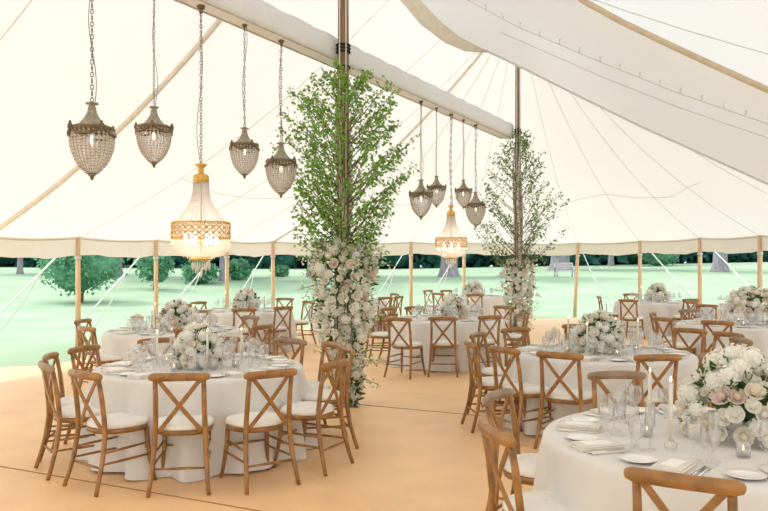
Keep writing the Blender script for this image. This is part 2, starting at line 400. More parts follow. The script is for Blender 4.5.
# ------------------------------------------------------------------ side poles with guy straps
plab = ['leaning slim wooden side pole outside the left edge', 'pine side pole in front of the small round tree at left', 'pine side pole rising behind the left table bucket and candles', 'pine side pole to the right of the large near chandelier',
        'pine side pole just left of the leafy birch and flower column', 'pine side pole hidden behind the near flower column', 'pine side pole behind the chairs left of the distant chandelier', 'pine side pole directly right of the distant chandelier',
        'pine side pole hidden behind the far flower column', 'leaning pine side pole beside the garden bench on the lawn', 'pine side pole behind the far right table flowers', 'pine side pole left of the broad grey trunk at right', 'rightmost pine side pole at the edge of view']
for i in range(1, nvis):
    p = allp[i]; e = empty('tent_side_pole', (p.x, p.y, 0))
    lean = -.10 if i == 9 else 0
    b = MB(); H = p.z-.02
    b.tube([(lean, 0, 0), (lean*.5, 0, H*.5), (0, 0, H)], [.052, .05, .046] if i < 8 else [.058, .055, .05], 10); b.build('pole', M['sidepole'], e)
    b = MB(); b.lathe([(.06, H-.42), (.064, H-.40), (.064, H-.38), (.06, H-.36)], 10); b.build('collar', M['rope'], e)
    tag(e, plab[i], 'tent pole', 'side poles round the marquee')
    # guy strap
    a = allp[i-1]; c = allp[(i+1) % NE]; t = c-a; n = Vector((t.y, -t.x, 0)).normalized()
    if n.dot(Vector((p.x-cx, p.y-cy, 0))) < 0: n = -n
    top = p+Vector((0, 0, -.02))+n*.06; base = p+n*2.5; base.z = gz(base.x, base.y)
    g = empty('guy_strap', base)
    tl = top-base; b = MB(); b.tube([(0, 0, .25), tl*.5+Vector((0, 0, .1)), tl], .022, 6, ry=.5)
    side = Vector((n.y, -n.x, 0))*.35
    b.build('strap', M['strap'], g)
    b = MB(); b.tube([tl*.62+Vector((0, 0, .04)), tl*.45+side*.4, side+Vector((0, 0, .03))], .014, 5); b.build('stay_rope', M['strap'], g)
    b = MB(); b.tube([(0, 0, -.05), (0, 0, .3)], .02, 8); b.ball((0, 0, .3), .028); b.build('stake', M['chain'], g)
    tag(g, 'white guy strap from the '+' '.join(plab[i].replace('pine side pole', 'pole').split()[:11]), 'guy rope', 'guy straps round the marquee')

# ------------------------------------------------------------------ king poles, truss
def king(P, r, lab, ztop=6.7):
    e = empty('king_pole', (P.x, P.y, 0))
    b = MB(); b.tube([(0, 0, 0), (0, 0, ztop)], [r*1.1, r*.85], 14); b.build('pole', M['pole'], e)
    b = MB(); b.lathe([(r*1.9, 0), (r*1.9, .02), (r*1.3, .03), (r*1.3, .12)], 14, cap=True); b.build('foot', M['chain'], e)
    b = MB()
    for s in (-.55, .5): b.tube([(s*r, -r*1.12, 1.0), (s*r, -r*1.05, ztop-.1)], .009, 6)
    b.build('hoist_rope', M['rope'], e)
    b = MB()
    for z in (4.16, 4.2, 4.24, 3.98): b.torus((0, 0, z), r*1.12, .014, n=14)
    b.build('lashing', M['black'], e)
    tag(e, lab, 'tent pole')
king(P1, .07, 'thick brown wooden king pole rising from the near birch tree')
king(P2, .055, 'brown wooden king pole rising from the far birch tree')
ZB = 4.22
BO = -Vector((AX.y, -AX.x))*.21
tr = empty('fabric_wrapped_truss', (P0.x+BO.x, P0.y+BO.y, ZB))
b = MB(); A = Vector((P0.x, P0.y, ZB))-Vector((P0.x, P0.y, ZB))
L0 = (P2-P0)
n = 60; ring = []; NR = 20
side = Vector((AX.y, -AX.x, 0))
for i in range(n+1):
    c = Vector((AX.x, AX.y, 0))*(L0.length+.02)*i/n
    for j in range(NR):
        a = 2*PI*(j+.5)/NR; w = .145+.007*math.sin(i*2.3+j*1.9)
        ca, sa = math.cos(a), math.sin(a)
        f = 1/max(abs(ca), abs(sa))**.9
        ring.append(c+side*(ca*w*f*.82)+Vector((0, 0, sa*w*f*.92)))
b.add(ring, [(i*NR+j, i*NR+(j+1) % NR, (i+1)*NR+(j+1) % NR, (i+1)*NR+j) for i in range(n) for j in range(NR)]+[tuple(range(NR-1, -1, -1)), tuple(n*NR+j for j in range(NR))])
b.build('cloth_wrap', M['wrap'], tr)
b = MB()
for s in (-.10, .10): b.tube([side*s+Vector((0, 0, -.136)), side*s+Vector((0, 0, -.136))+Vector((AX.x, AX.y, 0))*(L0.length-.06)], .008, 5)
b.build('lower_seam', M['hem'], tr)
tag(tr, 'long horizontal truss wrapped in off white cloth between king poles', 'beam')

# ------------------------------------------------------------------ hanging lights
def line_s(px):                               # distance along the truss that is seen at px
    # X = P1.x + k*a, d = P1.y + a*b
    Q = P1+BO; r = (px-384)/F; a = (r*Q.y-Q.x)/(AX.x-r*AX.y); return Q+AX*a
def chain_mesh(length, r=.018):
    b = MB(); pitch = r*2.5; n = int(length/pitch)+1
    pitch = length/n
    for i in range(n):
        ax = Matrix.Rotation(PI/2, 3, 'X') if i % 2 else Matrix.Rotation(PI/2, 3, 'Z') @ Matrix.Rotation(PI/2, 3, 'X')
        b.torus((0, 0, pitch*(i+.5)), r*.62, r*.2, ax=ax, n=8, m=4, sx=1.5)
    return b
LH = .56
prof = [(.163, -.02), (.168, -.06), (.168, -.11), (.160, -.16), (.146, -.21), (.126, -.26), (.098, -.305), (.062, -.345), (.028, -.375)]
def make_lantern():
    e = empty('crystal_pendant_lantern')
    b = MB(); b.lathe([(.004, .21), (.05, .205), (.05, .195), (.022, .185), (.03, .17), (.04, .12), (.065, .075), (.105, .03), (.165, .008), (.172, 0), (.16, -.006), (.02, 0)], 24); b.build('metal_cap', M['verdigris'], e)
    b = MB(); b.lathe([(.168, .006), (.176, .0), (.176, -.025), (.166, -.035), (.162, -.03)], 24)
    for k in range(4):
        a = PI/4+k*PI/2; c = Vector((.178*math.cos(a), .178*math.sin(a), 0))
        b.ball(c+Vector((0, 0, -.005)), .022, sz=(1, 1, 1.5)); b.ball(c+Vector((0, 0, .03)), .012)
    b.build('rim', M['bronze'], e)
    b = MB()
    for k in range(4):
        a0 = PI/4+k*PI/2
        pts = []
        for s in range(9):
            u = s/8; a = a0+u*PI/2; z = -.01-.06*math.sin(PI*u); pts.append((.18*math.cos(a), .18*math.sin(a), z))
        b.tube(pts, [.006+.007*math.sin(PI*s/8) for s in range(9)], 6)
        b.tube([(.182*math.cos(a0), .182*math.sin(a0), -.01), (.182*math.cos(a0), .182*math.sin(a0), -.09)], [.012, .004], 6)
    b.build('swag_ornament', M['bronze'], e)
    # beads
    dens = []
    for i in range(len(prof)-1):
        for s in range(4):
            t = s/4; dens.append((prof[i][0]*(1-t)+prof[i+1][0]*t, prof[i][1]*(1-t)+prof[i+1][1]*t))
    dens.append(prof[-1])
    rows = 15; bd = MB(); w = MB(); acc = 0; NM = 28
    zs = [-.03-(.345*i/(rows-1)) for i in range(rows)]
    def rad(z):
        for i in range(len(prof)-1):
            if prof[i+1][1] <= z <= prof[i][1]:
                t = (prof[i][1]-z)/(prof[i][1]-prof[i+1][1]); return prof[i][0]*(1-t)+prof[i+1][0]*t
        return prof[-1][0]
    for i, z in enumerate(zs):
        r = rad(z); n = NM
        if i % 2 == 0 or True: w.torus((0, 0, z-.012), r+.006, .0013, n=24, m=3)
        for j in range(n):
            a = 2*PI*j/n; rr = min(.0165, PI*r/n*.95)
            bd.octa((r*math.cos(a), r*math.sin(a), z), rr, .0135)
    for j in range(NM):
        a = 2*PI*(j+.5)/NM
        w.tube([((r+.006)*math.cos(a), (r+.006)*math.sin(a), z) for r, z in prof], .0012, 3)
    bd.build('bead_basket', M['crystal'], e, smooth=False); w.build('wire_frame', M['wire'], e)
    b = MB(); b.lathe([(.03, -.365), (.034, -.375), (.02, -.385), (.014, -.40), (.017, -.408), (.003, -.425)], 12); b.build('finial', M['bronze'], e)
    b = MB(); b.tube([(0, 0, .02), (0, 0, -.06)], .012, 8); b.build('bulb_holder', M['wax'], e)
    b = MB(); b.lathe([(.010, -.06), (.016, -.085), (.012, -.12), (.001, -.145)], 10); b.build('bulb', M['bulb'], e)
    return e
proto = make_lantern()
def place_pendant(e, px, ytop, ybot, topz, botz, lab, grp, cat, z_extra=0):
    c = line_s(px); d = c.y
    ztop = EYE+(HOR-ytop)*d/F; zbot = EYE+(HOR-ybot)*d/F
    s = (ztop-zbot)/(topz-botz)
    z0 = ztop-topz*s
    e.location = (c.x, c.y, z0); e.scale = (s, s, s); e.rotation_euler.z = px*.7
    tag(e, lab, cat, grp)
    # chain from the lamp to the truss
    length = (ZB-.13-ztop)/s
    b = chain_mesh(length, .021); ch = b.build('chain', M['chain'], e); ch.location = (0, 0, topz)
    b = MB(); pts = []
    for i in range(18):
        t = i/17; pts.append((.02*math.sin(t*9)+.008, .025*math.sin(t*6+px), topz-.01+length*t))
    b.tube(pts, .0035, 4); b.build('cord', M['cord'], e)
    b = MB(); b.lathe([(.03, topz+length-.03), (.035, topz+length-.01), (.035, topz+length+.01)], 8, cap=True); b.torus((0, 0, topz+length-.05), .02, .005, ax=Matrix.Rotation(PI/2, 3, 'X')); b.build('hook', M['bronze'], e)
lan = [(92, 103, 180.5, 'large crystal pendant lantern hanging leftmost of the near group', 0), (154, 107, 168, 'crystal pendant lantern second from left in the near group', 0),
       (244.5, 128, 179, 'crystal pendant lantern just right of the large near chandelier', 0), (281, 143, 198, 'crystal pendant lantern hanging beside the near birch tree', 0),
       (421, 180, 220, 'distant crystal lantern leftmost in the far group', 1), (436.5, 176, 208, 'distant small crystal lantern second from left in the far group', 1),
       (463.5, 180, 209, 'distant crystal lantern right above the far chandelier', 1), (475.5, 192, 228, 'distant crystal lantern beside the far birch tree', 1)]
spare = [copy_tree(proto) for _ in range(len(lan)-1)]
for (x, a, c, lab, g), e in zip(lan, [proto]+spare):
    place_pendant(e, x, a, c, .205, -.425, lab, ['near crystal lanterns', 'far crystal lanterns'][g], 'pendant light')

def make_chandelier():
    e = empty('crystal_basket_chandelier')
    # heights: top 0, bottom -1.0
    b = MB(); b.lathe([(.004, 0), (.05, -.01), (.05, -.02), (.022, -.045), (.028, -.07), (.02, -.085), (.03, -.09), (.062, -.105), (.068, -.125), (.068, -.165), (.06, -.17)], 20); b.build('gilt_crown', M['gold'], e)
    b = MB()
    for j in range(36):
        a = 2*PI*j/36
        for s in range(26):
            t = s/25; r = .064+(.228-.064)*(t**2.5); z = -.17-.34*t
            b.octa((r*math.cos(a), r*math.sin(a), z), .0075+.003*t, .0075)
    b.build('bead_strands', M['clearcrystal'], e, smooth=False)
    b = MB()
    for z in (-.515, -.655): b.torus((0, 0, z), .243, .007, n=36, m=6)
    NL = 26
    for j in range(NL):
        a0 = 2*PI*j/NL; a1 = 2*PI*(j+1)/NL
        for (za, zb) in ((-.517, -.562), (-.562, -.608), (-.608, -.653)):
            b.tube([(.245*math.cos(a0), .245*math.sin(a0), za), (.247*math.cos(a1), .247*math.sin(a1), zb)], .0055, 4)
            b.tube([(.245*math.cos(a1), .245*math.sin(a1), za), (.247*math.cos(a0), .247*math.sin(a0), zb)], .0055, 4)
    o = b.build('lattice_band', M['gold'], e)
    b = MB()
    for j in range(NL):
        for z in (-.54, -.585, -.63):
            a = 2*PI*(j+.5)/NL; b.octa((.240*math.cos(a), .240*math.sin(a), z), .024, .020)
    b.build('band_crystals', M['clearcrystal'], o, smooth=False)
    b = MB()
    for ring_i, (r, z0, ln, nn) in enumerate([(.245, -.665, .075, 52), (.235, -.69, .075, 50), (.21, -.715, .07, 44), (.18, -.735, .065, 38), (.15, -.752, .06, 30), (.115, -.768, .055, 24)]):
        for j in range(nn):
            a = 2*PI*(j+.5*(ring_i % 2))/nn
            b.octa((r*math.cos(a), r*math.sin(a), z0-ln*.55), .011, ln*.5); b.octa((r*math.cos(a), r*math.sin(a), z0), .007, .008)
    b.build('crystal_bowl', M['clearcrystal'], e, smooth=False)
    b = MB(); b.lathe([(.09, -.815), (.095, -.825), (.09, -.840), (.02, -.845)], 20); b.torus((0, 0, -.828), .093, .009, n=24); b.build('lower_ring', M['gold'], e)
    b = MB()
    for j in range(12):
        a = 2*PI*j/12
        b.octa((.075*math.cos(a), .075*math.sin(a), -.885), .009, .045)
    for j in range(7):
        a = 2*PI*j/7; b.octa((.045*math.cos(a), .045*math.sin(a), -.91), .009, .055)
    b.octa((0, 0, -.95), .014, .05)
    b.build('hanging_prisms', M['clearcrystal'], e, smooth=False)
    for j in range(6):
        a = 2*PI*j/6; b = MB(); b.lathe([(.012, -.70), (.018, -.665), (.014, -.63), (.001, -.595)], 8, (.13*math.cos(a), .13*math.sin(a), 0)); b.build('bulb', M['bulb2'], e)
    b = MB(); b.tube([(0, 0, -.1), (0, 0, -.83)], .006, 6)
    for j in range(6):
        a = 2*PI*j/6; b.tube([(0, 0, -.73), (.13*math.cos(a), .13*math.sin(a), -.705)], .006, 5)
    b.build('stem', M['gold'], e)
    return e
ch1 = make_chandelier(); ch2 = copy_tree(ch1)
place_pendant(ch1, 201, 163, 279, 0, -1.0, 'large near crystal chandelier with gilt lattice band', None, 'chandelier')
place_pendant(ch2, 451, 205, 269, 0, -1.0, 'distant crystal chandelier with gilt band hanging in the far group', None, 'chandelier')

# ------------------------------------------------------------------ blooms
def rose_mesh(name, m, seed):
    rnd = random.Random(seed); b = MB()
    b.ball((0, 0, .36), .34, 8, 5, (1, 1, 1.15))
    for k, (n, r, h, tilt, w) in enumerate([(3, .17, .86, .0, .9), (4, .34, .82, .1, .62), (5, .52, .68, .45, .62), (6, .72, .56, .7, .66)]):
        for j in range(n):
            a = 2*PI*(j+.35*k)/n+rnd.uniform(-.15, .15); vs = []
            for v in range(4):
                tv = v/3; rr = r*(.35+.65*math.sin(tv*PI*.5))*(1+.25*tilt*tv*tv); z = h*tv**.8*(1-.12*tilt*tv*tv)*(1 if k < 2 else .95)
                for u in range(-2, 3):
                    au = a+(u/2)*w*(.55+.45*math.sin(PI*min(1, tv*.75+.15)))
                    rc = rr*(1-.06*abs(u)*(1-tilt)); zz = z-.05*abs(u)*tv
                    vs.append((rc*math.cos(au), rc*math.sin(au), zz))
            b.add(vs, [(v*5+u, v*5+u+1, (v+1)*5+u+1, (v+1)*5+u) for v in range(3) for u in range(4)])
    return b.mesh(name, m)
def hyd_mesh(name, m, seed, n=46):
    rnd = random.Random(seed); b = MB(); b.ball((0, 0, .3), .72, 10, 6)
    for i in range(n):
        t = (i+.5)/n; ph = math.acos(1-1.55*t); th = i*2.39996
        d = Vector((math.sin(ph)*math.cos(th), math.sin(ph)*math.sin(th), math.cos(ph)))
        c = d*rnd.uniform(.82, 1.0)+Vector((0, 0, .25)); a = d.orthogonal().normalized(); e = d.cross(a)
        r0 = rnd.uniform(0, 1.5)
        for q in range(4):
            an = r0+q*PI/2; u = a*math.cos(an)+e*math.sin(an); w = a*math.cos(an+PI/2)+e*math.sin(an+PI/2)
            b.add([c, c+u*.11+w*.09+d*.03, c+u*.20+d*.01, c+u*.11-w*.09+d*.03], [(0, 1, 2, 3)])
    return b.mesh(name, m, False)
RM = {'white_rose': [rose_mesh('white_rose', M['rosew'], s) for s in (1, 2)], 'cream_rose': [rose_mesh('cream_rose', M['rosec'], s) for s in (3, 4)],
      'blush_rose': [rose_mesh('blush_rose', M['roseb'], 5)], 'pink_rose': [rose_mesh('pink_rose', M['rosep'], 6)],
      'hydrangea': [hyd_mesh('hydrangea', M['hyd'], 7), hyd_mesh('hydrangea', M['hyd'], 8)]}
MIX = ['white_rose']*7+['cream_rose']*4+['hydrangea']*6+['blush_rose']*2
def bloom(parent, pos, nrm, r, kind=None, rnd=random):
    kind = kind or rnd.choice(MIX); me = rnd.choice(RM[kind])
    o = bpy.data.objects.new(kind, me); COL.objects.link(o); o.parent = parent
    q = Vector(nrm).normalized().to_track_quat('Z', 'Y'); o.rotation_mode = 'QUATERNION'
    o.rotation_quaternion = q; o.location = Vector(pos); o.scale = (r, r, r)
    return o
def centrepiece(loc, W, H, n, br, seed, lab, fam=None, vase=True, urn=False, leaves=140, kinds=None):
    rnd = random.Random(seed); e = empty('flower_centrepiece', loc)
    vh = .10 if not urn else .20
    b = MB()
    if urn:
        b.lathe([(.07, 0), (.075, .015), (.04, .03), (.045, .05), (.10, .08), (.125, .16), (.125, vh), (.11, vh), (.10, .10)], 18); b.build('urn', M['urn'], e)
    else:
        b.lathe([(.07, 0), (.075, .01), (.055, .03), (.09, .06), (.11, vh), (.10, vh), (.085, .07)], 18); b.build('bowl', M['urn'], e)
    c = Vector((0, 0, vh+.01)) ; hw = W/2-br; hh = H-vh-br*.9
    used = []
    tries = 0; zlow = -.10 if not urn else -.02
    while len(used) < n and tries < 6000:
        tries += 1
        u = rnd.uniform(zlow/.3, 1); th = rnd.uniform(0, 2*PI)
        s = math.sqrt(max(0, 1-min(1, abs(u))**2)); d = Vector((s*math.cos(th)*hw, s*math.sin(th)*hw, max(u, zlow/.3)*hh if u > 0 else u*.22))
        rr = br*rnd.uniform(.75, 1.2)
        p = c+d*rnd.uniform(.88, 1.06)
        if p.z < rr*.75: p.z = rr*.75
        if any((p-q).length < (rr+r2)*.55 for q, r2 in used): continue
        used.append((p, rr)); nn = Vector((d.x/hw**2, d.y/hw**2, d.z/hh**2+.3/hh))
        bloom(e, p-nn.normalized()*rr*.25, nn, rr, rnd.choice(kinds) if kinds else None, rnd)
    g = MB()
    g.ball(c+Vector((0, 0, hh*.35)), 1, 12, 8, (hw*.55, hw*.55, hh*.42))
    for i in range(leaves):
        u = rnd.uniform(-.25, 1); th = rnd.uniform(0, 2*PI); s = math.sqrt(1-u*u)
        d = Vector((s*math.cos(th)*hw, s*math.sin(th)*hw, u*hh if u > 0 else u*.2)); p = c+d*rnd.uniform(.7, .95)
        p.z = max(p.z, .03)
        g.leaf(p*1.03, br*rnd.uniform(.7, 1.25), rnd, .55, d=d+Vector((rnd.gauss(0, .15), rnd.gauss(0, .15), rnd.uniform(-.02, .1))))
    g.build('foliage', M['green'], e)
    tag(e, lab, 'flower arrangement', 'table centrepieces')
    return e

# ------------------------------------------------------------------ birches and flower columns
def birch(P, z0, z1, env, nb, lsize, per, m, lab, seed, bendx=0):
    rnd = random.Random(seed); e = empty('birch_tree', (P.x, P.y, 0))
    b = MB()
    for k in range(3):
        a = k*2.1+.5; o = Vector((.075*math.cos(a), .075*math.sin(a)-.02, 0))
        pts = [(o.x+.02*math.sin(z*3+k), o.y+.02*math.cos(z*2+k), z) for z in [z1*.92*t/9 for t in range(10)]]
        b.tube(pts, [.045-.033*t/9 for t in range(10)], 8)
    b.build('stem', M['bark'], e)
    tw = MB(); lf = MB()
    def R(z):
        for i in range(len(env)-1):
            if env[i][0] <= z <= env[i+1][0]:
                t = (z-env[i][0])/(env[i+1][0]-env[i][0]); return env[i][1]*(1-t)+env[i+1][1]*t
        return env[-1][1]
    for i in range(nb):
        zt = z0+(z1-z0)*((i+rnd.random())/nb); th = i*2.39996+rnd.uniform(-.4, .4)
        r = R(zt)*rnd.uniform(.55, 1.08); zs = max(z0-.3, zt-r*rnd.uniform(.7, 1.1))
        tip = Vector((r*math.cos(th), r*math.sin(th), zt)); st = Vector((.04*math.cos(th), .04*math.sin(th), zs))
        mid = st.lerp(tip, .5)+Vector((0, 0, -.06*r))
        pts = []
        for s in range(7):
            t = s/6; pts.append(st*(1-t)**2+mid*2*t*(1-t)+tip*t*t)
        tw.tube(pts, [.008*(1-.8*s/6) for s in range(7)], 4, cap=False)
        cnt = int(per*(.5+r/max(.01, R(zt))*.6)*(.45+.55*sm(1.9, 2.7, zt)))
        for q in range(cnt):
            t = rnd.uniform(.15, 1.02)**.62; u = min(1, t)
            p = st*(1-u)**2+mid*2*u*(1-u)+tip*u*u
            sp = .10*(1.15-u)+.03
            off = Vector((rnd.gauss(0, sp), rnd.gauss(0, sp), rnd.gauss(0, sp)))
            p2 = p+off*.6
            if q % 5 == 0: tw.tube([p, p2], .002, 3, cap=False)
            lf.leaf(p2, lsize*rnd.uniform(.6, 1.25), rnd, .75, d=Vector((math.cos(th)*.5+rnd.gauss(0, .6), math.sin(th)*.5+rnd.gauss(0, .6), rnd.gauss(-.2, .6))))
    tw.build('branches', M['twig'], e, smooth=True); lf.build('leaves', m, e, smooth=False)
    tag(e, lab, 'tree')
    return e
EN1 = [(1.75, .45), (2.0, .56), (2.4, .70), (2.8, .80), (3.2, .84), (3.6, .74), (3.85, .52), (4.0, .26)]
birch(P1, 1.8, 3.98, EN1, 120, .05, 62, M['leaf'], 'near leafy birch branches tied upright to the king pole', 11)
EN2 = [(1.7, .6), (2.1, .85), (2.7, .95), (3.2, .85), (3.7, .58), (4.1, .26), (4.25, .1)]
birch(P2, 1.75, 4.2, EN2, 90, .052, 36, M['leaf2'], 'far slender birch branches tied to the distant king pole', 12)

def flower_column(P, z1, rfun, offs, n, br, seed, lab, leaves, sprigs):
    rnd = random.Random(seed); e = empty('flower_column', (P.x, P.y, 0)); used = []; tries = 0; g = MB(); sp = MB(); extra = []
    while len(used) < n*1.3 and tries < 40000:
        tries += 1
        z = rnd.uniform(.08, z1); th = rnd.uniform(-PI*1.05, PI*.05); R = rfun(z)*rnd.uniform(.75, 1.05)
        ox = offs(z); p = Vector((ox+R*math.cos(th), R*math.sin(th), z)); rr = br*rnd.uniform(.65, 1.25)
        if any((p-q).length < (rr+r2)*.68 for q, r2 in used): continue
        nv = Vector((math.cos(th), math.sin(th), rnd.uniform(-.1, .45)))
        used.append((p, rr))
        if len(used) <= n: bloom(e, p, nv, rr, None, rnd)
        else:
            me = rnd.choice(RM[rnd.choice(['white_rose', 'cream_rose', 'hydrangea'])]); q = nv.normalized().to_track_quat('Z', 'Y')
            extra.append((me, p, q, rr*.9))
    for i in range(leaves):
        z = rnd.uniform(.02, z1+.1); th = rnd.uniform(0, 2*PI); R = rfun(min(z, z1))*rnd.uniform(.3, 1.1); ox = offs(z)
        g.leaf((ox+R*math.cos(th), R*math.sin(th), z), rnd.uniform(.05, .10), rnd, .5, d=Vector((math.cos(th), math.sin(th), rnd.uniform(-.6, .8))))
    pts = []; 
    for s in range(10): z = .03+(z1-.1)*s/9; pts.append((offs(z), 0, z))
    g.tube(pts, [max(.04, rfun(p[2])*.3) for p in pts], 9)
    g.build('greenery', M['green'], e, smooth=False)
    xb = MB()
    for me, p, q, k in extra: xb.add([p+q @ (v.co*k) for v in me.vertices], [tuple(f.vertices) for f in me.polygons])
    tag(xb.build('small_roses', M['rosew'], e), kind='stuff')
    tw = MB()
    for i in range(sprigs):
        z = rnd.uniform(.3, z1+.15); th = rnd.uniform(0, 2*PI); R = rfun(min(z, z1)); ox = offs(z)
        a = Vector((ox+R*.6*math.cos(th), R*.6*math.sin(th), z)); d = Vector((math.cos(th), math.sin(th), rnd.uniform(-.3, .7))).normalized(); ln = rnd.uniform(.15, .34)+R*.3
        tw.tube([a, a+d*ln*.5+Vector((0, 0, .02)), a+d*ln], .003, 3, cap=False)
        for q in range(7):
            p = a+d*ln*rnd.uniform(.4, 1)+Vector((rnd.gauss(0, .02), rnd.gauss(0, .02), rnd.gauss(0, .02)))
            if q % 2: tw.leaf(p, .04, rnd, .6)
            else: sp.ball(p, rnd.uniform(.010, .018), 5, 3)
    tw.build('leafy_sprigs', M['leaf'], e, smooth=False); sp.build('blossom_buds', M['hyd'], e)
    tag(e, lab, 'flower arrangement')
def r1(z): return .12+.17*sm(.15, 1.1, z)+.06*sm(1.2, 1.6, z)-.12*sm(1.65, 1.95, z)
flower_column(P1, 1.92, r1, lambda z: .07*(1-sm(.2, .8, z)), 100, .073, 21, 'near column of white and blush roses around the base of the birch', 900, 110)
def r2(z): return .12+.12*sm(.2, 1.0, z)+.04*sm(1.1, 1.5, z)-.10*sm(1.55, 1.8, z)
flower_column(P2, 1.75, r2, lambda z: 0, 90, .071, 22, 'far column of white roses around the distant birch and pole', 600, 60)

# ------------------------------------------------------------------ tables
def cloth_mesh(seed, R=.915, H=.75):
    rnd = random.Random(seed); b = MB(); n = 216
    prof = [(0, H+.004), (.3, H+.004), (.6, H+.004), (.8, H+.004), (R-.03, H+.003), (R-.008, H-.002), (R+.004, H-.014), (R+.010, H-.04)]
    fold = [(rnd.uniform(0, 2*PI), rnd.choice([13, 17, 19, 23]), rnd.uniform(.5, 1)) for _ in range(3)]
    vs = []; K = 0
    rows = [(r, z, 0) for r, z in prof]+[(R+.010+.055*(t/9)**.9, H-.04-(H-.052)*t/9, (t/9)) for t in range(1, 10)]
    for r, z, t in rows:
        for j in range(n):
            a = 2*PI*j/n; w = sum(am*math.sin(k*a+ph+.3*math.sin(3*a+ph)) for ph, k, am in fold)/2
            w = math.copysign(abs(w)**.8, w)
            rr = r+.075*t**.65*w+(.012*t*math.sin(29*a))
            vs.append((rr*math.cos(a), rr*math.sin(a), max(.006, z+(.010*math.sin(5*a+seed)*t if t > .95 else 0))))
    k = len(rows)
    fs = [(i*n+j, i*n+(j+1) % n, (i+1)*n+(j+1) % n, (i+1)*n+j) for i in range(k-1) for j in range(n)]
    b.add(vs, fs); return b.mesh('tablecloth', M['linen'])
CL = [cloth_mesh(s) for s in (31, 32, 33)]
b = MB(); b.lathe([(0, .748), (.905, .748), (.905, .725), (0, .725)], 48); TOPM = b.mesh('tabletop', M['sidepole'])
b = MB(); b.tube([(0, 0, 0), (0, 0, .725)], .016, 8); TLEG = b.mesh('leg', M['chain'])
T = {}
def tpos(px, f): d = F/f; return ((px-384)/f, d)
T['A'] = (-1.66, 6.75); T['B'] = (1.78, 3.95); T['C'] = (2.27, 7.78); T['D'] = (1.07, 12.4); T['E'] = (2.45, 20.4)
T['F'] = (5.4, 11.3); T['G'] = (6.4, 17.6); T['H'] = (-2.9, 10.3); T['I'] = (-2.7, 14.5); T['J'] = (-.85, 18.5); T['K'] = (7.6, 15.6)
TD = {'A': 'left front table', 'B': 'right front corner table', 'C': 'middle right table', 'D': 'table between the two flower columns', 'E': 'farthest table under the distant chandelier',
      'F': 'table at right edge with the urn', 'G': 'far right table by the lawn', 'H': 'second left table', 'I': 'third left table by the lawn', 'J': 'table hidden behind the near flower column', 'K': 'far table behind the right edge table'}
for i, (k, (x, y)) in enumerate(T.items()):
    t = empty('round_table', (x, y, 0)); link('tabletop', TOPM, t)
    for a in range(4):
        l = link('leg', TLEG, t); l.location = (.5*math.cos(a*PI/2+.6), .5*math.sin(a*PI/2+.6), 0)
    tag(t, 'round wooden trestle table under the white cloth, '+TD[k], 'table', 'round tables')
    c = link('tablecloth', CL[i % 3]); c.location = (x, y, 0); c.rotation_euler.z = i*1.3
    tag(c, 'floor length pale linen tablecloth on the '+TD[k], 'tablecloth', 'linen tablecloths')
ZT = .755

